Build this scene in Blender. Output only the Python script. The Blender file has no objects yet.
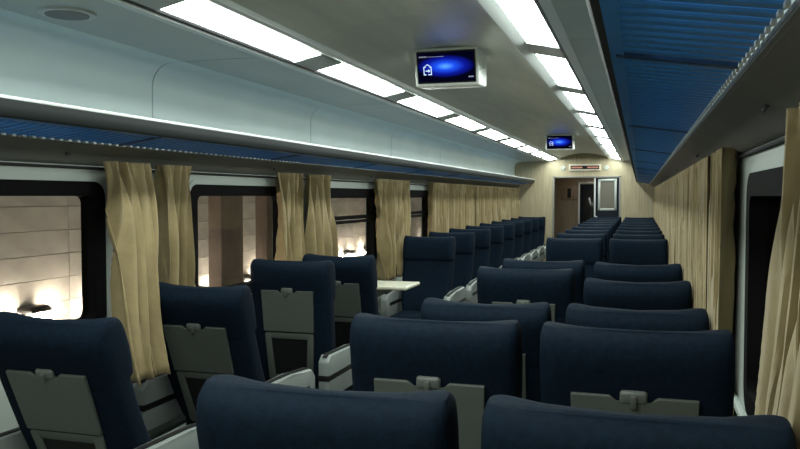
import bpy, bmesh, math, random
from mathutils import Vector, Matrix
random.seed(7)
R = math.radians
scene = bpy.context.scene
col = scene.collection

# ------------------------------------------------------------------ camera
EYE = Vector((1.03, 0.0, 1.535))
cam_d = bpy.data.cameras.new('camera'); cam = bpy.data.objects.new('camera', cam_d); col.objects.link(cam)
cam_d.sensor_width = 36.0; cam_d.lens = 785/800*36
cam_d.clip_start = 0.02; cam_d.clip_end = 200
cam.location = EYE
cam.rotation_euler = (R(90-2.08), 0, R(17.0))
scene.camera = cam

# ------------------------------------------------------------------ world, exposure
w = bpy.data.worlds.new('dusk'); scene.world = w; w.use_nodes = True
bg = w.node_tree.nodes['Background']
bg.inputs[0].default_value = (0.47, 0.45, 0.43, 1); bg.inputs[1].default_value = 2.2
vs = scene.view_settings
vs.view_transform = 'Standard'; vs.look = 'None'; vs.gamma = 1.0; vs.use_curve_mapping = False
vs.exposure = 0.22
LAMP = 22.0            # radiance of the ceiling light diffusers
STATION_LAMP = 260.0   # radiance of the lamps on the station wall

# ------------------------------------------------------------------ materials
MATS = {}
def mat(name, color, rough=0.5, metal=0.0, noise=0.0, nscale=20.0, stretch=(1,1,1), bump=0.0, bscale=200.0,
        sheen=0.0, spec=0.5, trans=0.0):
    m = bpy.data.materials.new(name); m.use_nodes = True
    nt = m.node_tree; p = nt.nodes['Principled BSDF']
    p.inputs['Base Color'].default_value = (*color, 1)
    p.inputs['Roughness'].default_value = rough; p.inputs['Metallic'].default_value = metal
    p.inputs['Specular IOR Level'].default_value = spec
    if sheen:
        p.inputs['Sheen Weight'].default_value = sheen; p.inputs['Sheen Roughness'].default_value = 0.5
    tc = nt.nodes.new('ShaderNodeTexCoord'); mp = nt.nodes.new('ShaderNodeMapping')
    mp.inputs['Scale'].default_value = stretch
    nt.links.new(tc.outputs['Object'], mp.inputs['Vector'])
    if noise:
        n = nt.nodes.new('ShaderNodeTexNoise'); n.inputs['Scale'].default_value = nscale; n.inputs['Detail'].default_value = 5
        nt.links.new(mp.outputs['Vector'], n.inputs['Vector'])
        r = nt.nodes.new('ShaderNodeValToRGB')
        r.color_ramp.elements[0].position = 0.3; r.color_ramp.elements[1].position = 0.7
        r.color_ramp.elements[0].color = (*[c*(1-noise) for c in color], 1)
        r.color_ramp.elements[1].color = (*[min(1, c*(1+noise)) for c in color], 1)
        nt.links.new(n.outputs['Fac'], r.inputs['Fac']); nt.links.new(r.outputs['Color'], p.inputs['Base Color'])
    if bump:
        n2 = nt.nodes.new('ShaderNodeTexNoise'); n2.inputs['Scale'].default_value = bscale; n2.inputs['Detail'].default_value = 3
        nt.links.new(mp.outputs['Vector'], n2.inputs['Vector'])
        b = nt.nodes.new('ShaderNodeBump'); b.inputs['Strength'].default_value = bump; b.inputs['Distance'].default_value = 0.004
        nt.links.new(n2.outputs['Fac'], b.inputs['Height']); nt.links.new(b.outputs['Normal'], p.inputs['Normal'])
    MATS[name] = m
    return m
def emit(name, color, strength):
    m = bpy.data.materials.new(name); m.use_nodes = True
    nt = m.node_tree; nt.nodes.clear()
    e = nt.nodes.new('ShaderNodeEmission'); e.inputs[0].default_value = (*color, 1); e.inputs[1].default_value = strength
    o = nt.nodes.new('ShaderNodeOutputMaterial'); nt.links.new(e.outputs[0], o.inputs[0])
    MATS[name] = m
    return m

NAVY   = mat('navy_fabric', (0.0032, 0.0088, 0.0175), 0.85, noise=0.25, nscale=60, bump=0.35, bscale=420, sheen=0.0, spec=0.09)
TRAYG  = mat('grey_tray_plastic', (0.072, 0.081, 0.070), 0.5, noise=0.06, nscale=8)
LATCHG = mat('latch_plastic', (0.095, 0.104, 0.094), 0.45)
BLACKP = mat('black_plastic', (0.006, 0.006, 0.0065), 0.5, spec=0.25)
ARMG   = mat('armrest_grey_plastic', (0.19, 0.21, 0.20), 0.4, noise=0.05, nscale=6)
WHITEW = mat('wall_white_laminate', (0.42, 0.46, 0.42), 0.42, noise=0.04, nscale=3)
UPPER  = mat('upper_panel_white', (0.74, 0.85, 0.79), 0.38, noise=0.04, nscale=2)
CEIL   = mat('ceiling_satin_panel', (0.66, 0.70, 0.64), 0.34, metal=0.2, noise=0.08, nscale=3, stretch=(4, .4, 1))
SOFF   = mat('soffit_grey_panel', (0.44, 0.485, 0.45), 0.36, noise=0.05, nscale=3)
TRIMG  = mat('light_trim_metal', (0.72, 0.76, 0.74), 0.35, metal=0.1)
HOUSE  = mat('light_housing_grey', (0.55, 0.58, 0.56), 0.4)
BLACKT = mat('black_trim', (0.01, 0.01, 0.011), 0.35)
CORN   = mat('cornice_grey', (0.20, 0.195, 0.175), 0.45, noise=0.07, nscale=4)
LIPSHADE   = mat('rack_lip_unlit_grey', (0.022, 0.026, 0.026), 0.55, noise=0.05, spec=0.2, nscale=4)  # shade of the lip's unlit face, put into a near-black base colour
LIPTOP = mat('rack_lip_edge_lit', (0.75, 0.79, 0.77), 0.35, metal=0.2)  # lit top edge of the same lip, brightness put into the colour
BLUE   = mat('rack_blue_slat', (0.045, 0.25, 0.68), 0.35, noise=0.10, nscale=5)
BLUED  = mat('rack_blue_bar', (0.008, 0.040, 0.12), 0.4)
CURT   = mat('curtain_gold_cloth', (0.26, 0.198, 0.097), 0.8, noise=0.12, nscale=10, bump=0.9, bscale=22, sheen=0.15, spec=0.3)
RAIL   = mat('curtain_rail_metal', (0.2, 0.2, 0.19), 0.4, metal=0.7)
HOOKG  = mat('hook_grey', (0.05, 0.05, 0.062), 0.5)
RAILD  = mat('curtain_rail_dark', (0.03, 0.03, 0.03), 0.6, spec=0.1)
RUBBER = mat('window_rubber_black', (0.005, 0.005, 0.005), 0.7, spec=0.06)
BIRCH  = mat('birch_veneer', (0.37, 0.315, 0.205), 0.45, noise=0.16, nscale=5, stretch=(6, 6, .5))
WALNUT = mat('vestibule_brown_laminate', (0.17, 0.125, 0.075), 0.45, noise=0.18, nscale=5, stretch=(6, 6, .5))
FLOORM = mat('floor_vinyl', (0.10, 0.10, 0.095), 0.6, noise=0.2, nscale=60)
DOORN  = mat('door_dark_navy', (0.006, 0.009, 0.015), 0.6, spec=0.1)
DOORP  = mat('door_frosted_pane', (0.12, 0.11, 0.085), 0.35, noise=0.08, nscale=3)
STEEL  = mat('white_metal_edge', (0.42, 0.44, 0.42), 0.35, metal=0.3)
TVW    = mat('monitor_housing_white', (0.80, 0.84, 0.80), 0.35)
SCRB   = mat('screen_black', (0.004, 0.004, 0.008), 0.2)
TABLE  = mat('table_cream_laminate', (0.62, 0.60, 0.48), 0.35, noise=0.05, nscale=6)
SPKG   = mat('speaker_grille_grey', (0.22, 0.235, 0.22), 0.6, bump=0.5, bscale=300)
CONC   = mat('station_concrete', (0.34, 0.32, 0.29), 0.9, noise=0.16, nscale=4, stretch=(1, 1, 1.5), bump=0.3, bscale=60)
CONCD  = mat('station_joint_dark', (0.23, 0.21, 0.185), 0.95)
PILLAR = mat('station_pillar_brown', (0.10, 0.075, 0.06), 0.8, noise=0.2, nscale=6)
GRND   = mat('station_ground', (0.12, 0.11, 0.10), 0.95, noise=0.2, nscale=20)
SHELL  = mat('car_body_shell', (0.18, 0.20, 0.22), 0.5)
SIGNR  = emit('led_red', (1.0, 0.45, 0.32), 0.55)
DIFF   = emit('light_diffuser', (0.90, 1.0, 0.94), LAMP)
SLAMP  = emit('station_lamp_glow', (1.0, 0.88, 0.72), STATION_LAMP)
ICON   = emit('screen_icon_white', (0.62, 0.82, 1.0), 1.0)
TXT    = emit('screen_text_grey', (0.5, 0.55, 0.75), 0.5)

GAPLIT   = mat('rack_gap_light_white', (0.75, 0.80, 0.82), 0.4)  # white that stands in for light leaking through the slat gaps
def glass_mat():
    m = bpy.data.materials.new('window_glass'); m.use_nodes = True
    nt = m.node_tree; nt.nodes.clear()
    t = nt.nodes.new('ShaderNodeBsdfTransparent'); t.inputs[0].default_value = (0.78, 0.78, 0.76, 1)
    g = nt.nodes.new('ShaderNodeBsdfGlossy'); g.inputs[1].default_value = 0.03
    lw = nt.nodes.new('ShaderNodeLayerWeight'); lw.inputs[0].default_value = 0.5
    pw = nt.nodes.new('ShaderNodeMath'); pw.operation = 'POWER'; pw.inputs[1].default_value = 5.0
    f = nt.nodes.new('ShaderNodeMath'); f.operation = 'MULTIPLY_ADD'; f.inputs[1].default_value = 0.6; f.inputs[2].default_value = 0.025
    nt.links.new(lw.outputs['Facing'], pw.inputs[0]); nt.links.new(pw.outputs[0], f.inputs[0])
    mx = nt.nodes.new('ShaderNodeMixShader'); o = nt.nodes.new('ShaderNodeOutputMaterial')
    nt.links.new(f.outputs[0], mx.inputs[0]); nt.links.new(t.outputs[0], mx.inputs[1]); nt.links.new(g.outputs[0], mx.inputs[2])
    nt.links.new(mx.outputs[0], o.inputs[0])
    return m
GLASS = glass_mat()

def screen_mat():   # a lit picture: blue glow on black
    m = bpy.data.materials.new('screen_blue_picture'); m.use_nodes = True
    nt = m.node_tree; nt.nodes.clear()
    tc = nt.nodes.new('ShaderNodeTexCoord'); mp = nt.nodes.new('ShaderNodeMapping')
    mp.inputs['Scale'].default_value = (1/0.165, 0.0, 1/0.062)
    mp.inputs['Location'].default_value = (0.02, 0, -0.06)
    gr = nt.nodes.new('ShaderNodeTexGradient'); gr.gradient_type = 'SPHERICAL'
    rp = nt.nodes.new('ShaderNodeValToRGB'); e = rp.color_ramp.elements
    e[0].position = 0.0; e[0].color = (0.001, 0.001, 0.008, 1)
    e[1].position = 1.0; e[1].color = (0.10, 0.38, 1.0, 1)
    a = e.new(0.35); a.color = (0.004, 0.010, 0.30, 1)
    b = e.new(0.68); b.color = (0.012, 0.075, 0.80, 1)
    em = nt.nodes.new('ShaderNodeEmission'); em.inputs[1].default_value = 1.0
    o = nt.nodes.new('ShaderNodeOutputMaterial')
    nt.links.new(tc.outputs['Object'], mp.inputs[0]); nt.links.new(mp.outputs[0], gr.inputs[0])
    nt.links.new(gr.outputs['Fac'], rp.inputs[0]); nt.links.new(rp.outputs[0], em.inputs[0]); nt.links.new(em.outputs[0], o.inputs[0])
    return m
SCREEN = screen_mat()

# ------------------------------------------------------------------ mesh helpers
def add_box(bm, x0, x1, y0, y1, z0, z1, bevel=0.0, seg=2):
    vsn = [bm.verts.new((x, y, z)) for x in (x0, x1) for y in (y0, y1) for z in (z0, z1)]
    F = [(0,1,3,2), (4,6,7,5), (0,4,5,1), (2,3,7,6), (0,2,6,4), (1,5,7,3)]
    fs = [bm.faces.new([vsn[i] for i in f]) for f in F]
    if bevel:
        es = list({e for f in fs for e in f.edges})
        bmesh.ops.bevel(bm, geom=es, offset=bevel, segments=seg, profile=0.5, affect='EDGES')
def add_sweep(bm, prof, y0, y1, cap=True, closed=True):
    """extrude a profile of (x, z) points along y"""
    n = len(prof)
    a = [bm.verts.new((x, y0, z)) for x, z in prof]; b = [bm.verts.new((x, y1, z)) for x, z in prof]
    for i in range(n if closed else n-1):
        j = (i+1) % n; bm.faces.new((a[i], a[j], b[j], b[i]))
    if cap and closed:
        bm.faces.new(a[::-1]); bm.faces.new(b)
def thick(path, t):
    """closed profile from an open (x, z) path, thickened by t to its left"""
    out = []
    n = len(path)
    for i in range(n):
        p0 = path[max(i-1, 0)]; p1 = path[min(i+1, n-1)]
        d = Vector((p1[0]-p0[0], p1[1]-p0[1])).normalized()
        out.append((path[i][0]-d.y*t, path[i][1]+d.x*t))
    return list(path) + out[::-1]
def add_cyl(bm, c, r, h, axis='z', seg=20, r2=None):
    r2 = r if r2 is None else r2
    def P(a, rr, t):
        u, v = rr*math.cos(a), rr*math.sin(a)
        return {'z': (c[0]+u, c[1]+v, c[2]+t), 'y': (c[0]+u, c[1]+t, c[2]+v), 'x': (c[0]+t, c[1]+u, c[2]+v)}[axis]
    A = [bm.verts.new(P(2*math.pi*i/seg, r, 0)) for i in range(seg)]
    B = [bm.verts.new(P(2*math.pi*i/seg, r2, h)) for i in range(seg)]
    for i in range(seg):
        j = (i+1) % seg; bm.faces.new((A[i], A[j], B[j], B[i]))
    bm.faces.new(A[::-1]); bm.faces.new(B)
def add_prism(bm, pts, d, axis='y', off=0.0, bevel=0.0):
    """pts polygon in (x,z) extruded along y from off to off+d (or (y,z) along x)"""
    def P(p, t): return (p[0], t, p[1]) if axis == 'y' else (t, p[0], p[1])
    A = [bm.verts.new(P(p, off)) for p in pts]; B = [bm.verts.new(P(p, off+d)) for p in pts]
    n = len(pts); fs = [bm.faces.new(A), bm.faces.new(B[::-1])]
    for i in range(n):
        j = (i+1) % n; fs.append(bm.faces.new((A[j], A[i], B[i], B[j])))
    if bevel:
        bmesh.ops.bevel(bm, geom=list({e for f in fs for e in f.edges}), offset=bevel, segments=2, profile=.5, affect='EDGES')
def mesh_of(name, bm, m, smooth=True):
    bmesh.ops.recalc_face_normals(bm, faces=bm.faces[:])
    me = bpy.data.meshes.new(name); bm.to_mesh(me); bm.free()
    me.materials.append(m)
    if smooth:
        for p in me.polygons: p.use_smooth = True
        me.set_sharp_from_angle(angle=R(38))
    return me
def link(name, me, parent=None, loc=(0,0,0), rot=(0,0,0)):
    o = bpy.data.objects.new(name, me); col.objects.link(o)
    o.location = loc; o.rotation_euler = rot
    if parent: o.parent = parent
    return o
def obj(name, bm, m, parent=None, loc=(0,0,0), rot=(0,0,0), smooth=True):
    return link(name, mesh_of(name, bm, m, smooth), parent, loc, rot)
def empty(name, loc=(0,0,0), rz=0.0):
    o = bpy.data.objects.new(name, None); col.objects.link(o); o.location = loc; o.rotation_euler = (0,0,rz)
    o.empty_display_size = 0.1
    return o
def tag(o, label=None, cat=None, group=None, kind=None):
    if label: o['label'] = label
    if cat: o['category'] = cat
    if group: o['group'] = group
    if kind: o['kind'] = kind
    return o
def copy_tree(o, parent=None):
    c = o.copy(); col.objects.link(c); c.parent = parent
    for ch in list(o.children): copy_tree(ch, c)
    return c
def box_obj(name, dims, m, parent=None, bevel=0.0):
    bm = bmesh.new(); add_box(bm, *dims, bevel=bevel); return obj(name, bm, m, parent)
ORD = ['first','second','third','fourth','fifth','sixth','seventh','eighth','ninth','tenth','eleventh','twelfth']

# ------------------------------------------------------------------ dimensions
HW = 1.345                # half width of the saloon
Y0, Y1 = -1.2, 15.5       # near and far end wall
WT = 1.68                 # top of the window wall
SILL, HEAD = 0.93, 1.585
LWIN = [(1.80+1.95*k, 2.97+1.95*k) for k in range(7)]
LWIN = [(-0.15, 1.07)] + [(a+.05, b+.08) for a, b in LWIN]
RWIN = [(-0.54+1.95*k, 0.53+1.95*k) for k in range(9)]
RWIN = [(a, b) for a, b in RWIN if b < 15.3 and a > -.4]

# ------------------------------------------------------------------ floor
o = box_obj('floor', (-HW-.1, HW+.1, Y0-.1, Y1+3.2, -0.08, 0.0), FLOORM); tag(o, 'dark grey vinyl floor of the carriage', kind='structure')

# ------------------------------------------------------------------ side walls with openings
def side_wall(name, sx, wins, label):
    bm = bmesh.new()
    xa, xb = (HW, HW+.09) if sx > 0 else (-HW-.09, -HW)
    ys = [Y0] + [v for ab in wins for v in ab] + [Y1]
    add_box(bm, xa, xb, Y0, Y1, 0.0, SILL)
    add_box(bm, xa, xb, Y0, Y1, HEAD, 2.42)
    for i in range(0, len(ys), 2): add_box(bm, xa, xb, ys[i], ys[i+1], SILL, HEAD)
    o = obj(name, bm, WHITEW, smooth=False); tag(o, label, kind='structure')
    # heater cover along the foot of the wall
    bm = bmesh.new()
    x1 = sx*HW; x0 = sx*(HW-.10)
    add_box(bm, min(x0, x1), max(x0, x1), Y0, Y1, 0.02, 0.30, bevel=0.012)
    obj('heater_cover', bm, WHITEW, o)
    # window ledge
    bm = bmesh.new(); x0 = sx*(HW-.022)
    add_box(bm, min(x0, x1), max(x0, x1), Y0, Y1, SILL-.075, SILL-.05, bevel=0.006)
    obj('ledge', bm, WHITEW, o)
    return o
wl = side_wall('wall_left', -1, LWIN, 'white laminate window wall of the carriage with dark framed windows')
wr = side_wall('wall_right', 1, RWIN, 'white laminate window wall beside the double seats')

def rrect(y0, y1, z0, z1, r, n=6):
    pts = []
    for cy, cz, a0 in ((y1-r, z1-r, 0), (y0+r, z1-r, 90), (y0+r, z0+r, 180), (y1-r, z0+r, 270)):
        for i in range(n+1):
            a = R(a0+90*i/n); pts.append((cy+r*math.cos(a), cz+r*math.sin(a)))
    return pts
def ring(bm, x0, x1, outer, inner):
    n = len(outer); L = []
    for x, pts in ((x0, outer), (x1, outer), (x1, inner), (x0, inner)):
        L.append([bm.verts.new((x, p[0], p[1])) for p in pts])
    for k in range(4):
        a, b = L[k], L[(k+1) % 4]
        for i in range(n):
            j = (i+1) % n; bm.faces.new((a[i], a[j], b[j], b[i]))
wn = 0
def window(sx, y0, y1, transom, label):
    global wn; wn += 1
    e = empty('window_%d' % wn, (sx*HW, (y0+y1)/2, SILL)); tag(e, label, kind='structure')
    hw = (y1-y0)/2; h = HEAD-SILL
    bm = bmesh.new()
    ring(bm, -sx*0.018, sx*0.062, rrect(-hw-.015, hw+.015, -.015, h+.015, .075), rrect(-hw+.055, hw-.055, .05, h-.05, .035))
    obj('window_frame', bm, RUBBER, e)
    bm = bmesh.new(); ring(bm, -sx*0.010, sx*0.02, rrect(-hw-.04, hw+.04, -.04, h+.04, .10), rrect(-hw-.013, hw+.013, -.013, h+.013, .075))
    obj('surround', bm, WHITEW, e)
    zt = 0.40
    def pane(z0, z1):
        bm = bmesh.new(); add_box(bm, sx*.030-.003, sx*.030+.003, -hw+.05, hw-.05, z0, z1); obj('pane', bm, GLASS, e, smooth=False)
    if transom:
        bm = bmesh.new(); add_box(bm, min(-sx*.008, sx*.07), max(-sx*.008, sx*.07), -hw+.05, hw-.05, zt-.028, zt-.006, bevel=.004)
        obj('transom', bm, RUBBER, e)
        bm = bmesh.new(); add_box(bm, min(-sx*.012, sx*.06), max(-sx*.012, sx*.06), -hw+.05, hw-.05, zt+.004, zt+.026, bevel=.004)
        obj('transom', bm, RUBBER, e)
        bm = bmesh.new(); ring(bm, -sx*.012, sx*.05, rrect(-hw+.053, hw-.053, zt+.02, h-.048, .03), rrect(-hw+.078, hw-.078, zt+.035, h-.068, .02))
        obj('vent_frame', bm, RUBBER, e)
        pane(.045, zt-.02); pane(zt+.02, h-.045)
    else:
        pane(.045, h-.045)
    return e
LL = ['window in the left wall behind the viewpoint', 'large dark framed window nearest on the left, beside the closest single seat',
      'second window on the left, behind the second and third single seats', 'left window with a hinged vent at its top',
      'fourth left window, half hidden by the bunched curtain and facing seat', 'left window behind the first drawn curtains',
      'left window behind the middle drawn curtains', 'left window next to the far end wall']
for k, (a, b) in enumerate(LWIN): window(-1, a, b, k in (3, 4), LL[k])
for k, (a, b) in enumerate(RWIN):
    window(1, a, b, False, 'dark framed window open between the right hand curtains' if k == 0 else '%s window of the right wall, behind its curtain' % ORD[k])

# ------------------------------------------------------------------ ceiling: panels with seams over a roof shell
roof_bm = bmesh.new()
add_box(roof_bm, -HW-.09, HW+.09, Y0-.1, Y1+.1, 2.43, 2.47)
o = obj('roof', roof_bm, SHELL, smooth=False); tag(o, 'outer roof shell of the carriage', kind='structure')
ceil = empty('ceiling', (0, 0, 0)); tag(ceil, 'grey satin panelled ceiling with white coved sides', kind='structure')
G = 0.004
seams = [Y0] + [y for y in [3.46+2.0*k for k in range(-2, 6)] if Y0 < y < Y1-.1] + [Y1]
def zc(x): return 2.355-0.090*(x/0.45)**2
for i in range(len(seams)-1):
    a, b = seams[i]+G*.25, seams[i+1]-G*.25
    bm = bmesh.new(); path = [(-.45+.9*t/14, zc(-.45+.9*t/14)) for t in range(15)]
    add_sweep(bm, thick(path, .012), a, b); obj('ceiling_panel', bm, CEIL, ceil)
    a, b = seams[i]+G*1.1, seams[i+1]-G*1.1
    for s in (-1, 1):
        cx, cz, rr = HW-.12, 2.085, .12
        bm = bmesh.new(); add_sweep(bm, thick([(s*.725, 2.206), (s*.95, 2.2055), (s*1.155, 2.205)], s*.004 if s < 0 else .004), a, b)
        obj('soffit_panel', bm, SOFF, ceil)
        path = [(s*1.158, 2.205)]
        for t in range(0, 9):
            an = R(90-90*t/8); path.append((s*(cx+(rr-.004)*math.cos(an)), cz+rr*math.sin(an)))
        path.append((s*(HW-.004), 1.70))
        bm = bmesh.new(); add_sweep(bm, thick(path, s*.004 if s < 0 else .004), a, b)
        obj('cove_panel', bm, UPPER, ceil)

# ------------------------------------------------------------------ ceiling light strips
def light_strip(s, label):
    e = empty('ceiling_light_strip', (s*.6, Y0, 2.25)); tag(e, label, 'ceiling light', 'pair of ceiling light strips')
    def P(x, z): return (s*(x-.6), z-2.25)
    L = Y1-Y0
    A = (.520, 2.247); B = (.664, 2.217)
    bm = bmesh.new()
    add_sweep(bm, [P(.475, 2.268), P(.705, 2.222), P(.705, 2.27), P(.475, 2.32)], 0, L); obj('housing', bm, HOUSE, e)
    bm = bmesh.new()     # inner bright trim
    add_sweep(bm, [P(.446, 2.264), P(.450, 2.246), P(.462, 2.238), P(.476, 2.240), P(.516, 2.252), P(.516, 2.285), P(.446, 2.285)], 0, L); obj('inner_trim', bm, TRIMG, e)
    bm = bmesh.new()     # outer black rail and grey lip
    add_sweep(bm, [P(.666, 2.220), P(.670, 2.210), P(.678, 2.207), P(.684, 2.211), P(.684, 2.24), P(.666, 2.24)], 0, L); obj('outer_trim', bm, BLACKT, e)
    bm = bmesh.new()
    add_sweep(bm, [P(.685, 2.214), P(.690, 2.202), P(.73, 2.203), P(.73, 2.23), P(.685, 2.23)], 0, L); obj('edge_profile', bm, TRIMG, e)
    pitch = 1.465; y = 2.37-pitch*3
    while y < Y1:
        a, b = max(y+.13, Y0+.03), min(y+pitch-.13, Y1-.06)
        if b-a > .25:
            # a gently bowed diffuser with rounded ends
            bm = bmesh.new(); nu, nv = 8, 10; c = .05
            vv = []
            for k in range(nv+1):
                row = []
                for u in range(nu+1):
                    t = u/nu; q = abs(2*t-1)
                    endcut = c*(1-q**2)*.7
                    yy = (a+endcut)+(b-a-2*endcut)*k/nv
                    bow = -.004-.004*(1-q*q)
                    x = A[0]+(B[0]-A[0])*t; z = A[1]+(B[1]-A[1])*t-bow
                    row.append(bm.verts.new((s*(x-.6), yy-Y0, z-2.25)))
                vv.append(row)
            for k in range(nv):
                for u in range(nu): bm.faces.new((vv[k][u], vv[k][u+1], vv[k+1][u+1], vv[k+1][u]))
            d = obj('diffuser', bm, DIFF, e)
            for p in d.data.polygons:
                if p.normal.z > 0: p.flip()
            d['label'] = 'glowing white light diffuser'
            bm = bmesh.new()
            add_sweep(bm, [P(.514, 2.246), P(.59, 2.230), P(.668, 2.213), P(.668, 2.24), P(.514, 2.27)], b-Y0-.012, min(b-Y0+.272, L)); obj('divider', bm, HOUSE, e)
        y += pitch
    return e
light_strip(-1, 'long row of white light diffusers above the single seats on the left')
light_strip(1, 'long row of white light diffusers over the double seats, nearer the blue rack')

# ------------------------------------------------------------------ luggage racks
def slat_bm(bm, s, y):
    p = [(.980, 1.794), (1.197, 1.762), (1.197, 1.774), (.980, 1.806)]
    w0, w1, c = y-.016, y+.016, .004
    ring_ = [(w0, 1, 0), (w0+c, 0, 0), (w1-c, 0, 0), (w1, 1, 0), (w1, 0, 1), (w0, 0, 1)]
    def V(k, lo, hi): 
        out = []
        for yy, up, top in ring_: out.append(bm.verts.new((s*lo[0], yy, (hi[1] if top else lo[1]+c*up))))
        return out
    a = V(0, p[0], p[3]); b = V(1, p[1], p[2])
    for i in range(6):
        j = (i+1) % 6; bm.faces.new((a[i], a[j], b[j], b[i]))
    bm.faces.new(a[::-1]); bm.faces.new(b)
def rack(s, near, far, label):
    e = empty('luggage_rack', (s*1.1, Y0, 1.78)); tag(e, label, 'luggage rack', 'pair of luggage racks')
    off = Vector((s*1.1, Y0, 1.78))
    def place(o): o.location = -off; return o
    # curved front lip
    path = [(.985, 1.800), (.974, 1.794), (.962, 1.797), (.954, 1.808), (.950, 1.830), (.950, 1.854)]
    path = [(s*x, z) for x, z in path]
    bm = bmesh.new(); add_sweep(bm, thick(path, -s*.010), Y0+.01, Y1-.01); place(obj('front_lip', bm, LIPSHADE, e))
    bm = bmesh.new()
    xs = sorted((s*.948, s*.968)); add_box(bm, xs[0], xs[1], Y0+.01, Y1-.01, 1.852, 1.864, bevel=.003); place(obj('lip_edge', bm, LIPTOP, e))
    bm = bmesh.new(); add_sweep(bm, [(s*.972, 1.795), (s*1.000, 1.790), (s*1.000, 1.799), (s*.972, 1.804)], Y0+.01, Y1-.01); place(obj('front_band', bm, BLUE, e))
    bm = bmesh.new(); add_sweep(bm, [(s*1.204, 1.760), (s*1.212, 1.750), (s*1.212, 1.768), (s*1.204, 1.768)], Y0+.01, Y1-.01); place(obj('back_rail', bm, CORN, e))
    bm = bmesh.new(); slat_bm(bm, s, 0.0); me = mesh_of('slat', bm, BLUE, smooth=False)
    rest = bmesh.new(); y = Y0+.05; k = 0; nrest = 0
    joints = [1.5+1.5*q for q in range(-1, 10)]
    while y < Y1-.03:
        if min(abs(y-j) for j in joints) > .024:
            if near <= y <= far:
                sl = link('slat', me, e, (-off.x, y-off.y, -off.z))
            else:
                slat_bm(rest, s, y); nrest += 1
        y += .05
    r = place(obj('slat_row', rest, BLUE, e, smooth=False)); r['kind'] = 'stuff'
    gap_dots = bmesh.new(); y = Y0+.075  # added white pieces imitating the dotted light between slat ends
    while y < Y1-.03:
        xs = sorted((s*1.190, s*1.196)); add_box(gap_dots, xs[0], xs[1], y-.0085, y+.0085, 1.757, 1.764); y += .05
    cl = place(obj('gap_light_dots', gap_dots, GAPLIT, e, smooth=False)); cl['kind'] = 'stuff'
    bjm = bmesh.new(); add_prism(bjm, [(s*.985, 1.79), (s*1.195, 1.759), (s*1.195, 1.782), (s*.985, 1.812)], .022, off=-.011)
    bme = mesh_of('cross_bar', bjm, BLUED, smooth=False)
    for j in joints: link('cross_bar', bme, e, (-off.x, j-off.y, -off.z))
    return e
rack(-1, 2.0, 9.5, 'blue slatted luggage rack above the left windows, seen edge-on from below')
rack(1, 1.0, 9.5, 'blue slatted luggage rack overhead at the right, its underside facing down')

# cornices between the racks and the window walls
for s, k, lb in ((-1, 1, 'sloping grey cornice under the left luggage rack'), (1, 2, 'sloping grey cornice above the right hand curtains')):
    bm = bmesh.new()
    add_sweep(bm, thick([(s*1.206, 1.768), (s*1.205, 1.755), (s*1.240, 1.735), (s*1.300, 1.697), (s*1.325, 1.678), (s*(HW-.002), 1.672)], s*.006 if s < 0 else .006), Y0, Y1)
    o = obj('trim_%d' % k, bm, CORN); tag(o, lb, kind='structure')
    bm = bmesh.new(); add_box(bm, -.004, .004, -.011, .011, -.009, .009, bevel=.002); 
    hk = mesh_of('coat_hook', bm, HOOKG)
    for j in range(8):
        yy = (2.75 if s < 0 else 1.72)+1.95*j
        if yy < Y1-.2: link('coat_hook', hk, o, (s*1.268, yy, 1.711), (0, s*R(32), 0))
# curtain rails
for s, lb in ((-1, 'slim metal curtain rail along the left windows'), (1, 'slim metal curtain rail along the right windows')):
    bm = bmesh.new(); x = sorted((s*(HW-.012), s*(HW-.002))); add_box(bm, x[0], x[1], Y0+.02, Y1-.02, 1.655, 1.667, bevel=.003)
    o = obj('curtain_rail', bm, RAILD); tag(o, lb, 'curtain rail', 'curtain rails')

# ------------------------------------------------------------------ end wall, vestibule and doors
DX0, DX1, DZ = -0.60, 0.675, 1.915
bm = bmesh.new()
add_box(bm, -HW-.09, DX0, Y1, Y1+.06, 0, 2.43); add_box(bm, DX1, HW+.09, Y1, Y1+.06, 0, 2.43); add_box(bm, DX0, DX1, Y1, Y1+.06, DZ, 2.43)
o = obj('wall_far', bm, BIRCH, smooth=False); tag(o, 'birch veneer end wall with a wide doorway', kind='structure')
bm = bmesh.new(); add_box(bm, -HW-.09, HW+.09, Y0-.06, Y0, 0, 2.43); o = obj('wall_near', bm, BIRCH, smooth=False); tag(o, 'birch veneer end wall behind the viewpoint', kind='structure')
# casing of the doorway
bm = bmesh.new()
for x in (DX0, DX1-.03): add_box(bm, x, x+.03, Y1-.012, Y1+.07, 0, DZ, bevel=.003)
add_box(bm, DX0, DX1, Y1-.012, Y1+.07, DZ-.03, DZ, bevel=.003)
o = obj('trim_3', bm, CORN); tag(o, 'grey metal casing around the end doorway', kind='structure')
# vestibule walls
VY = Y1+1.9
bm = bmesh.new()
add_box(bm, -.95, -.90, Y1+.06, VY, 0, 2.2); add_box(bm, .90, .95, Y1+.06, VY, 0, 2.2)
add_box(bm, -.95, .95, Y1+.06, VY, 2.15, 2.2)
add_box(bm, -.95, -.25, VY, VY+.05, 0, 2.2); add_box(bm, .42, .95, VY, VY+.05, 0, 2.2); add_box(bm, -.25, .42, VY, VY+.05, 1.82, 2.2)
add_box(bm, -.95, .95, VY+1.1, VY+1.15, 0, 2.2); add_box(bm, -.30, -.25, VY+.05, VY+1.1, 0, 2.2); add_box(bm, .42, .47, VY+.05, VY+1.1, 0, 2.2); add_box(bm, -.30, .47, VY+.05, VY+1.1, 2.15, 2.2)
o = obj('wall_vestibule', bm, WALNUT, smooth=False); tag(o, 'brown laminate walls of the vestibule beyond the doorway', kind='structure')
bm = bmesh.new(); add_cyl(bm, (0.0, Y1+1.0, 2.135), .10, .014, seg=24)
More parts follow.
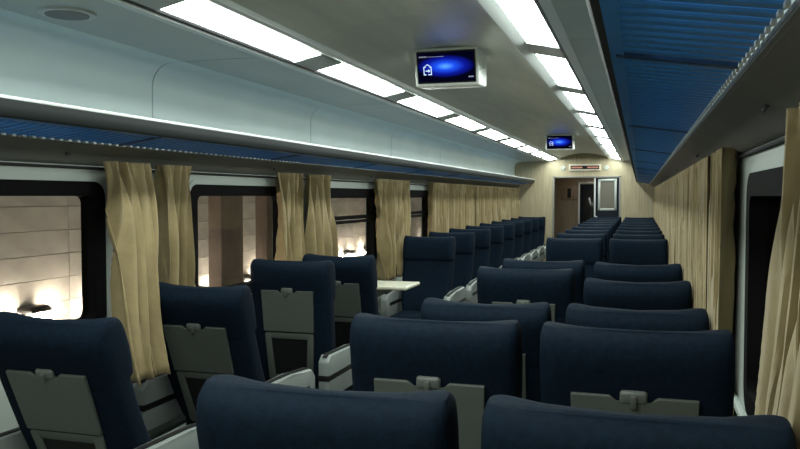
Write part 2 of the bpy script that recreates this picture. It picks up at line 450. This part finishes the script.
o = obj('vestibule_lamp', bm, emit('vestibule_lamp_glow', (1, .93, .78), 45.0)); tag(o, 'small round ceiling lamp in the vestibule beyond the doorway', 'lamp')
# sliding door leaf, right half of the doorway
d = empty('door_1', (.425, Y1+.03, 0)); tag(d, 'dark navy sliding door leaf with a pale framed window', kind='structure')
bm = bmesh.new()
wx0, wx1, wz0, wz1 = -.155, .165, 1.27, 1.85
add_box(bm, -.215, wx0, -.02, .02, .01, DZ-.035, bevel=.003); add_box(bm, wx1, .218, -.02, .02, .01, DZ-.035, bevel=.003)
add_box(bm, wx0, wx1, -.02, .02, .01, wz0, bevel=.003); add_box(bm, wx0, wx1, -.02, .02, wz1, DZ-.035, bevel=.003)
obj('door_leaf', bm, DOORN, d)
bm = bmesh.new()
for a in ((wx0-.012, wx0+.03, wz0-.012, wz1+.012), (wx1-.03, wx1+.012, wz0-.012, wz1+.012), (wx0, wx1, wz0-.012, wz0+.03), (wx0, wx1, wz1-.03, wz1+.012)):
    add_box(bm, a[0], a[1], -.03, -.018, a[2], a[3], bevel=.003)
obj('window_frame', bm, STEEL, d)
bm = bmesh.new(); add_box(bm, wx0, wx1, -.008, .008, wz0, wz1); obj('pane', bm, DOORP, d)
bm = bmesh.new(); add_box(bm, -.242, -.212, -.035, .03, 0, DZ-.03, bevel=.006); obj('edge_post', bm, STEEL, d)
bm = bmesh.new(); add_box(bm, -.205, -.175, -.05, -.02, .95, 1.15, bevel=.008); obj('door_handle', bm, STEEL, d)
# inner vestibule door
d = empty('door_2', (.085, VY-.01, 0)); tag(d, 'vestibule end door with a pale frame and dark glass', kind='structure')
bm = bmesh.new()
add_box(bm, -.34, -.30, -.03, .02, 0, 1.84, bevel=.004); add_box(bm, .30, .34, -.03, .02, 0, 1.84, bevel=.004); add_box(bm, -.34, .34, -.03, .02, 1.79, 1.84, bevel=.004)
obj('door_frame', bm, STEEL, d)
bm = bmesh.new(); add_box(bm, -.30, .16, 0, .03, .02, 1.79, bevel=.004); obj('door_leaf', bm, DOORN, d)
bm = bmesh.new(); add_box(bm, -.22, .08, -.012, -.002, .9, 1.66, bevel=.003); obj('pane', bm, mat('dark_glass', (.02, .022, .022), .1), d)
bm = bmesh.new(); add_box(bm, .17, .29, -.015, .0, 1.15, 1.62, bevel=.004); obj('notice', bm, mat('notice_paper', (.6, .6, .52), .6), d)
# fuse cabinet window on the left vestibule panel
bm = bmesh.new(); add_box(bm, -.62, -.26, VY-.03, VY-.004, 1.45, 1.75, bevel=.01)
o = obj('vestibule_cabinet', bm, WALNUT); tag(o, 'small brown wall cabinet with a black slot in the vestibule', 'cabinet')
bm = bmesh.new(); add_box(bm, -.48, -.40, VY-.045, VY-.031, 1.5, 1.70, bevel=.006); s2 = obj('slot', bm, BLACKP, o)

# LED sign over the door
e = empty('led_sign', (.01, Y1, 2.02)); tag(e, 'narrow LED display sign with a red glow above the end doorway', 'sign')
bm = bmesh.new(); add_box(bm, -.30, .30, -.05, -.002, 0, .125, bevel=.008); obj('sign_case', bm, mat('sign_case_cream', (.62, .56, .46), .45), e)
bm = bmesh.new(); add_box(bm, -.268, .268, -.056, -.048, .028, .097, bevel=.004); obj('sign_face', bm, BLACKP, e)
bm = bmesh.new()
x = -.25
while x < -.06:
    add_box(bm, x, x+.020, -.0585, -.0555, .048, .076); x += .026
x = .05
while x < .24:
    add_box(bm, x, x+.020, -.0585, -.0555, .048, .076); x += .026
obj('sign_lettering', bm, SIGNR, e)
for x, lb in ((-.40, 'small round white sensor left of the LED sign'), (.41, 'small round white sensor right of the LED sign')):
    bm = bmesh.new(); add_cyl(bm, (x, Y1-.001, 2.075), .045, -.018, axis='y', seg=20, r2=.035)
    o = obj('wall_sensor', bm, WHITEW); tag(o, lb, 'sensor', 'sensors by the LED sign')

# ------------------------------------------------------------------ monitors
def monitor(y, label):
    e = empty('ceiling_monitor', (0, y, 2.35)); tag(e, label, 'monitor', 'ceiling monitors')
    hwid = .182; tilt = R(14)
    # wedge housing: front face tilted down, tapering back to the ceiling
    bm = bmesh.new()
    F = [(-hwid, -.035, .0), (hwid, -.035, .0), (hwid, .018, -.205), (-hwid, .018, -.205)]
    B = [(-hwid*.99, .25, .0), (hwid*.99, .25, .0), (hwid*.99, .235, -.19), (-hwid*.99, .235, -.19)]
    a = [bm.verts.new(p) for p in F]; b = [bm.verts.new(p) for p in B]
    fs = [bm.faces.new(a[::-1]), bm.faces.new(b)]
    for i in range(4):
        j = (i+1) % 4; fs.append(bm.faces.new((a[i], a[j], b[j], b[i])))
    bmesh.ops.bevel(bm, geom=list({q for f in fs for q in f.edges}), offset=.012, segments=3, profile=.5, affect='EDGES')
    obj('housing', bm, TVW, e)
    p = empty('screen_mount'); bpy.data.objects.remove(p)
    ang = math.atan2(.053, .205)
    def on(name, bm, m, par=e, lift=.003):
        c = Vector((0, -.0085, -.1025)); n = Vector((0, -math.cos(ang), -math.sin(ang)))
        q = c+n*lift
        return obj(name, bm, m, par, q, (ang, 0, 0), smooth=False)
    bm = bmesh.new(); add_box(bm, -.165, .165, -.003, .003, -.088, .088); on('screen_bezel', bm, SCRB)
    bm = bmesh.new(); add_box(bm, -.158, .158, -.002, .002, -.080, .080); sc = on('screen', bm, SCREEN, lift=.0065)
    sc['label'] = 'lit screen with a blue glow'
    bm = bmesh.new()   # icon: a box outline with a roof and an arrow
    cx, cz, r, t = -.105, -.018, .023, .0045
    for q in ((cx-r, cx-r+t, cz-r, cz+r), (cx-r, cx-.008, cz-r, cz-r+t), (cx+.002, cx+r, cz-r, cz-r+t), (cx+r-t, cx+r, cz-r, cz+r), (cx-r, cx-.010, cz+r-t, cz+r), (cx+.010, cx+r, cz+r-t, cz+r)):
        add_box(bm, q[0], q[1], -.0015, .0015, q[2], q[3])
    add_box(bm, cx-.012, cx+.012, -.0015, .0015, cz-.0025, cz+.0025)
    add_prism(bm, [(cx+.004, cz-.010), (cx+.016, cz), (cx+.004, cz+.010)], .003, off=-.0015)
    add_prism(bm, [(cx-.018, cz+r+.002), (cx, cz+r+.014), (cx+.018, cz+r+.002), (cx+.012, cz+r+.002), (cx, cz+r+.009), (cx-.012, cz+r+.002)], .003, off=-.0015)
    on('screen_icon', bm, ICON, lift=.0085)
    bm = bmesh.new()
    for k in range(5): add_box(bm, -.150+.009*k, -.144+.009*k, -.0012, .0012, .055, .062)
    add_box(bm, -.104, -.01, -.0012, .0012, .0565, .0585)
    for k in range(3): add_box(bm, .125+.010*k, .132+.010*k, -.0012, .0012, -.062, -.054)
    on('screen_text', bm, TXT, lift=.0085)
monitor(4.25, 'near ceiling monitor in a white housing, blue screen with a small house icon')
monitor(10.6, 'far ceiling monitor with a blue screen, near the end doorway')

# round ceiling speaker on the left cove
for yy, lb in ((2.42, 'round grey speaker grille in the upper left cove panel'),):
    e = empty('ceiling_speaker', (-.985, yy, 2.2065), 0); tag(e, lb, 'speaker')
    bm = bmesh.new(); add_cyl(bm, (0, 0, -.009), .098, .012, seg=40, r2=.102); obj('rim', bm, HOUSE, e)
    bm = bmesh.new(); add_cyl(bm, (0, 0, -.012), .076, .008, seg=40, r2=.078); obj('grille', bm, SPKG, e)

# ------------------------------------------------------------------ seats
def smooth_lerp(tab, s):
    for i in range(len(tab)-1):
        if tab[i][0] <= s <= tab[i+1][0]:
            t = (s-tab[i][0])/(tab[i+1][0]-tab[i][0])
            return [a+(b-a)*t for a, b in zip(tab[i][1:], tab[i+1][1:])]
    return list(tab[-1][1:])
def section_loft(tab, steps, front_extra, npts=48, power=8.0):
    bm = bmesh.new(); loops = []
    for s in steps:
        hw, yb, yf = smooth_lerp(tab, s)
        cy, hd = (yb+yf)/2, (yf-yb)/2
        L = []
        for i in range(npts):
            a = 2*math.pi*i/npts; c, sn = math.cos(a), math.sin(a)
            x = hw*math.copysign(abs(c)**(2/power), c); y = cy+hd*math.copysign(abs(sn)**(2/3.2), sn)
            u = x/hw if hw else 0
            dz = 0
            if y > cy: y += front_extra(s, u)*(y-cy)/hd
            L.append(bm.verts.new((x, y, s+.007*abs(u)**3*max(0, (s-.5)/.25))))
        loops.append(L)
    for k in range(len(loops)-1):
        for i in range(npts):
            j = (i+1) % npts; bm.faces.new((loops[k][i], loops[k][j], loops[k+1][j], loops[k+1][i]))
    bm.faces.new(loops[0][::-1]); bm.faces.new(loops[-1])
    return bm
BACK = [(0.0, .205, -.045, .085), (.06, .222, -.055, .09), (.15, .236, -.062, .080), (.30, .246, -.066, .050), (.42, .250, -.066, .040), (.52, .252, -.067, .040), (.585, .250, -.060, .03)]
HEADT = [(.515, .245, -.060, .05), (.525, .252, -.067, .062), (.56, .253, -.070, .072), (.62, .254, -.078, .082), (.68, .254, -.082, .082),
        (.712, .253, -.077, .077), (.733, .252, -.064, .064), (.746, .248, -.044, .044), (.754, .245, -.016, .016)]
steps_b = [0, .02, .06, .1, .15, .2, .25, .3, .36, .42, .47, .52, .585]
steps_h = [.515, .52, .525, .54, .56, .59, .62, .65, .68, .70, .715, .725, .735, .742, .748, .752, .754]
me_back = mesh_of('backrest', section_loft(BACK, steps_b, lambda s, u: .035*abs(u)**3), NAVY)
me_head = mesh_of('headrest', section_loft(HEADT, steps_h, lambda s, u: .040*abs(u)**3-.012*(1-u*u)), NAVY)
# grey back shell pieces
bm = bmesh.new()
add_prism(bm, [(-.158, .350), (.158, .350), (.164, .596), (.062, .596), (.044, .580), (-.044, .580), (-.062, .596), (-.164, .596)], .016, off=-.086, bevel=.003)
me_tray = mesh_of('tray_table', bm, TRAYG, smooth=False)
bm = bmesh.new(); add_box(bm, -.036, .036, -.089, -.066, .574, .612, bevel=.010, seg=3); me_latch = mesh_of('latch', bm, LATCHG)
bm = bmesh.new(); add_box(bm, -.008, .008, -.100, -.086, .568, .602, bevel=.003); me_knob = mesh_of('latch_tongue', bm, TRAYG)
def frame_side(s):
    bm = bmesh.new(); add_prism(bm, [(s*.155, .335), (s*.118, .335), (s*.098, .06), (s*.140, .06)], .014, off=-.082, bevel=.003); return bm
me_fl = mesh_of('frame_side', frame_side(-1), TRAYG); me_fr = mesh_of('frame_side', frame_side(1), TRAYG)
bm = bmesh.new(); add_box(bm, -.150, .150, -.080, -.060, .306, .342, bevel=.003); me_rail = mesh_of('frame_rail', bm, TRAYG)
bm = bmesh.new(); add_box(bm, -.135, .135, -.078, -.060, .05, .085, bevel=.003); me_rail2 = mesh_of('bottom_rail', bm, TRAYG)
bm = bmesh.new(); add_prism(bm, [(-.13, .31), (.13, .31), (.115, .07), (-.115, .07)], .010, off=-.075); me_pocket = mesh_of('pocket', bm, BLACKP)
# cushion
bm = bmesh.new(); add_box(bm, -.235, .235, -.02, .46, -.10, .045, bevel=.045, seg=4); me_cush = mesh_of('seat_cushion', bm, NAVY)
# armrest console
bm = bmesh.new()
add_prism(bm, [(-.30, .10), (.36, .10), (.38, .18), (.38, .27), (.33, .315), (.10, .335), (-.26, .345), (-.30, .31)], .066, axis='x', off=-.033, bevel=.010)
me_arm = mesh_of('armrest', bm, ARMG)
bm = bmesh.new()
add_prism(bm, [(-.285, .338), (-.26, .350), (.10, .340), (.315, .324), (.315, .316), (.10, .330), (-.26, .340)], .026, axis='x', off=-.013); me_strip = mesh_of('armrest_pad', bm, BLACKP)
bm = bmesh.new(); add_box(bm, -.0345, .0345, -.3035, .30, .205, .235, bevel=.001); me_band = mesh_of('armrest_groove', bm, BLACKP)
# pedestal
bm = bmesh.new(); add_box(bm, -.20, .20, .00, .40, -.34, -.09, bevel=.02); add_box(bm, -.22, .22, -.04, .42, -.40, -.37, bevel=.01); add_box(bm, -.06, .06, .10, .30, -.38, -.3)
me_base = mesh_of('pedestal', bm, BLACKP)
PIV = .40
def add_unit(root, x, recl):
    b = link('backrest', me_back, root, (x, 0, PIV), (R(recl), 0, 0))
    for n, me in (('headrest', me_head), ('tray_table', me_tray), ('latch', me_latch), ('latch_tongue', me_knob), ('frame_side', me_fl), ('frame_side', me_fr), ('frame_rail', me_rail), ('bottom_rail', me_rail2), ('pocket', me_pocket)):
        link(n, me, b)
    link('seat_cushion', me_cush, root, (x, 0, PIV))
    link('pedestal', me_base, root, (x, 0, PIV))
    return b
def add_arm(root, x):
    a = link('armrest', me_arm, root, (x, 0, PIV-.095)); link('armrest_pad', me_strip, a); link('armrest_groove', me_band, a)
def single(x, y, recl, facing, label):
    e = empty('single_seat', (x, y, 0), math.pi if facing else 0); tag(e, label, 'train seat', 'single seats along the left windows')
    add_unit(e, 0, recl); add_arm(e, .295); add_arm(e, -.295)
    return e
def double(y, recl, facing, label, lift=0):
    e = empty('double_seat', (.737, y, lift), math.pi if facing else 0); tag(e, label, 'train seat', 'double seats along the right windows')
    s = -1 if facing else 1
    r = recl if isinstance(recl, tuple) else (recl, recl)
    add_unit(e, -.282*s, r[0]); add_unit(e, .282*s, r[1]); add_arm(e, -.575*s); add_arm(e, 0)
    return e
SX = -.93
def top_off(recl): return .75*math.sin(R(recl))+.08
for zt, rc, lb in ((2.15, 22, 'navy single seat nearest on the left, reclined with its grey tray back towards the viewer'),
                   (3.13, 21, 'second navy single seat on the left, half behind the hanging curtain'),
                   (4.14, 6, 'upright navy single seat, third on the left, showing its whole grey tray back'),
                   (4.88, 17, 'fourth navy single seat on the left, just before the cream table')):
    single(SX-(.02 if 3 < zt < 3.5 else 0), zt+top_off(rc), rc, False, lb)
FACE = [7.22+.945*k for k in range(9)]
for k, y in enumerate(FACE):
    lb = 'navy single seat facing the viewer, right behind the cream table' if k == 0 else (
         'last navy single seat facing the viewer, beside the far end wall' if k == 8 else
         '%s navy single seat facing the viewer, counted from the cream table' % ORD[k])
    single(SX, y+.02, 14, True, lb)
for zt, rc, lb in ((1.29, (9, 9), 'nearest double seat, two navy headrests cut by the lower edge of the picture'),
                   (2.14, (6, 6), 'second navy double seat from the viewer, grey trays folded on its backs'),
                   (2.92, (20, 20), 'third navy double seat from the viewer, mostly hidden behind the second'),
                   (4.05, (8, 20), 'fourth navy double seat from the viewer, latch just showing'),
                   (4.84, (16, 18), 'fifth navy double seat, the last one with its back to the viewer')):
    double(zt+top_off(rc[0]), rc, False, lb, .018 if zt < 2.5 else 0)
for k, y in enumerate(FACE):
    lb = 'nearest navy double seat that faces the viewer, in mid carriage' if k == 0 else (
         'farthest navy double seat, in front of the end wall' if k == 8 else '%s navy double seat of those facing the viewer' % ORD[k])
    double(y+.02, 12, True, lb)

# ------------------------------------------------------------------ window table
e = empty('folding_table', (-HW, 6.22, 0)); tag(e, 'cream laminate table fixed under the left window between facing seats', 'table')
bm = bmesh.new(); add_box(bm, .01, .59, -.21, .21, .775, .805, bevel=.012, seg=3); obj('table_top', bm, TABLE, e)
bm = bmesh.new(); add_box(bm, .14, .19, -.03, .03, 0, .78, bevel=.01); obj('leg', bm, RAIL, e)
bm = bmesh.new(); add_prism(bm, [(.02, .55), (.02, .776), (.45, .776)], .03, off=-.015); obj('bracket', bm, RAIL, e)

# ------------------------------------------------------------------ curtains
def curtain(s, top, bot, folds, seed, label, base=.090, amp=.028, zb=.745, group=None, mid=None, zt=1.690, push=0.0):
    rnd = random.Random(seed)
    nu, nv = max(40, int(folds*18)), 26
    ph = [rnd.uniform(0, 6.28) for _ in range(4)]; warp = rnd.uniform(.02, .05)
    bm = bmesh.new(); rows = []
    for k in range(nv+1):
        v = k/nv
        if mid is not None:
            a0, a1, a2 = top[0], mid[0], bot[0]; b0, b1, b2 = top[1], mid[1], bot[1]
            q = lambda p0, p1, p2: p0*(1-v)**2+2*v*(1-v)*p1+p2*v*v
            a, b = q(a0, a1, a2), q(b0, b1, b2)
        else:
            sv = v*v*(3-2*v); a = top[0]+(bot[0]-top[0])*sv; b = top[1]+(bot[1]-top[1])*sv
        row = []
        am = amp*(.75+.35*v)
        for i in range(nu+1):
            t = i/nu
            tt = t+warp*math.sin(2*math.pi*t*2+ph[0])+.012*math.sin(3*v+ph[1])
            sw = .38*math.sin(2.6*v+ph[3]+2*t)+.11*math.sin(7*v+ph[0]+5*t)
            q1 = 2*abs(math.sin(math.pi*folds*(tt+sw/folds)+ph[2]))**.85-1.15
            q2 = math.sin(2*math.pi*folds*1.7*tt+ph[3]+3.2*v)
            off = am*(q1*.80+.22*q2)
            if v < .10: off += .010*math.sin(2*math.pi*folds*2.6*t)*(1-v/.10)
            x = s*(HW-base-off-push*v)
            x = s*min(abs(x), HW-.014)
            if s > 0: x = max(x, 1.278)
            y = a+(b-a)*t+.010*math.sin(2*math.pi*folds*tt*1.0+ph[1]+1.2)
            row.append(bm.verts.new((x, y, zt-(zt-zb)*v+.008*math.sin(2*math.pi*folds*t+ph[1])*v)))
        rows.append(row)
    for k in range(nv):
        for i in range(nu): bm.faces.new((rows[k][i], rows[k][i+1], rows[k+1][i+1], rows[k+1][i]))
    bmesh.ops.recalc_face_normals(bm, faces=bm.faces[:])
    o = obj('curtain', bm, CURT)
    md = o.modifiers.new('cloth_thickness', 'SOLIDIFY'); md.thickness = .0025; md.offset = 0
    for p in o.data.polygons: p.use_smooth = True
    tag(o, label, 'curtain', group or ('gold curtains on the left' if s < 0 else 'gold curtains on the right'))
    return o
curtain(-1, (2.97, 3.25), (2.79, 3.05), 4, 1, 'gold curtain hanging right beside the nearest left window', amp=.055, push=.24)
curtain(-1, (3.38, 3.64), (3.40, 3.66), 4, 2, 'gold curtain at the near side of the second left window', amp=.062)
curtain(-1, (4.72, 5.06), (4.76, 5.10), 4, 3, 'gold curtain at the far side of the second left window', amp=.060)
curtain(-1, (5.16, 5.58), (5.22, 5.74), 4, 4, 'gold curtain at the near side of the vented left window', amp=.060)
curtain(-1, (6.76, 7.22), (6.92, 7.24), 4, 5, 'gold curtain gathered just behind the cream table', amp=.066)
curtain(-1, (7.26, 7.74), (7.28, 7.66), 4, 6, 'gold curtain between the gathered one and the fourth left window', amp=.060)
curtain(-1, (8.70, 9.08), (8.70, 9.08), 3.5, 7, 'dark folded gold curtain at the far side of the fourth left window', amp=.060)
dl = [((9.10, 10.10), 'first'), ((10.14, 11.05), 'second'), ((11.09, 12.02), 'third'), ((12.06, 13.0), 'fourth'), ((13.04, 14.1), 'fifth'), ((14.14, 15.4), 'sixth')]
for k, (ab, nm) in enumerate(dl):
    curtain(-1, ab, ab, 8, 20+k, '%s drawn gold curtain of the far left windows, counted towards the end wall' % nm, amp=.044)
curtain(1, (.45, 1.64), (.95, 2.24), 11, 40, 'nearest gold curtain at the right edge of the picture', amp=.036, mid=(.55, 1.70), base=.046)
rl = [(2.70, 3.20), (3.26, 4.10), (4.09, 5.05), (5.09, 6.1), (6.14, 7.1), (7.14, 8.2), (8.24, 9.3), (9.34, 10.5), (10.54, 11.7), (11.74, 13.0), (13.04, 14.2), (14.24, 15.4)]
for k, ab in enumerate(rl):
    curtain(1, ab, (ab[0]+(.06 if k == 0 else 0), ab[1]), 8 if k else 5, 50+k,
            'gold curtain on the right just past the uncovered window' if k == 0 else '%s gold curtain on the right past the uncovered window' % ORD[k], amp=.050, base=.046)

# ------------------------------------------------------------------ station outside
bm = bmesh.new(); add_box(bm, -8, 8, -4, 34, -1.1, -1.0); o = obj('ground_outside', bm, GRND); tag(o, 'dark station ground beside the carriage', kind='structure')
def station_wall(s, X, label):
    o = box_obj('station_wall', tuple([*sorted((s*(X+.03), s*(X+.25)))] + [-3.0, 30.0, -1.0, 3.2]), CONCD)
    tag(o, label, kind='structure')
    bm = bmesh.new(); add_box(bm, -.03, .03, -.4980, .4980, -.0785, .0785, bevel=.0015, seg=1); me = mesh_of('concrete_panel', bm, CONC, smooth=False)
    y = 1.0
    while y < 18:
        for j in range(9):
            link('concrete_panel', me, o, (s*(X+.012), y, .42+.161*j))
        y += 1.0
    return o
XL = 2.75
station_wall(-1, XL, 'beige concrete panel wall of the station outside the left windows')
station_wall(1, 3.0, 'beige concrete panel wall of the station outside the right windows')
bm = bmesh.new(); add_prism(bm, [(-.09, .035), (.09, .035), (.09, .055), (.06, .075), (-.06, .075), (-.09, .055)], .12, axis='x', off=0, bevel=.004)
add_box(bm, 0, .03, -.05, .05, -.06, .04, bevel=.004); me_lb = mesh_of('lamp_hood', bm, BLACKP)
bm = bmesh.new(); add_cyl(bm, (.075, -.26, 0), .014, .52, axis='y', seg=12); me_lg = mesh_of('lamp_tube', bm, SLAMP)
def station_lamp(s, X, y, z, label):
    e = empty('station_lamp', (s*X, y, z), 0 if s < 0 else math.pi); tag(e, label, 'lamp', 'lamps on the station wall')
    link('lamp_hood', me_lb, e); link('lamp_tube', me_lg, e)
for k, (y, z, lb) in enumerate(((4.10, .76, 'glowing lamp low outside the nearest left window, near its middle'),
            (4.85, .74, 'glowing lamp low outside at the far side of the nearest left window'),
            (6.1, .66, 'glowing lamp low outside the second left window'), (7.0, .68, 'glowing lamp low outside right of the pillar in the second left window'),
            (9.8, .74, 'glowing lamp low outside the vented left window'), (10.6, .74, 'glowing lamp low outside past the vented left window'), (13.8, .70, 'glowing lamp low outside the fourth left window'))):
    station_lamp(-1, XL-.02, y, z, lb)
for y, lb in ((12.6, 'nearer glowing lamp seen outside through the uncovered right window'), (14.6, 'farther glowing lamp seen outside through the uncovered right window')):
    station_lamp(1, 2.98, y, 1.42, lb)
def pillar(y, w, label):
    e = empty('station_pillar', (-2.15, y, -1.0)); tag(e, label, 'pillar', 'pillars outside the left windows')
    bm = bmesh.new(); add_box(bm, -.06, .06, -w/2, w/2, 0, 4.0, bevel=.012); obj('shaft', bm, PILLAR, e)
    bm = bmesh.new(); add_box(bm, -.10, .10, -w/2-.05, w/2+.05, 0, .25, bevel=.015); obj('plinth', bm, PILLAR, e)
    bm = bmesh.new(); add_box(bm, -.075, -.055, -w/2+.03, w/2-.03, 2.2, 2.26, bevel=.004); obj('band', bm, CONCD, e)
pillar(5.62, .36, 'wide brown pillar outside the second left window')
pillar(6.30, .14, 'slim brown pillar outside the second left window')
pillar(10.2, .30, 'brown pillar outside the vented left window')
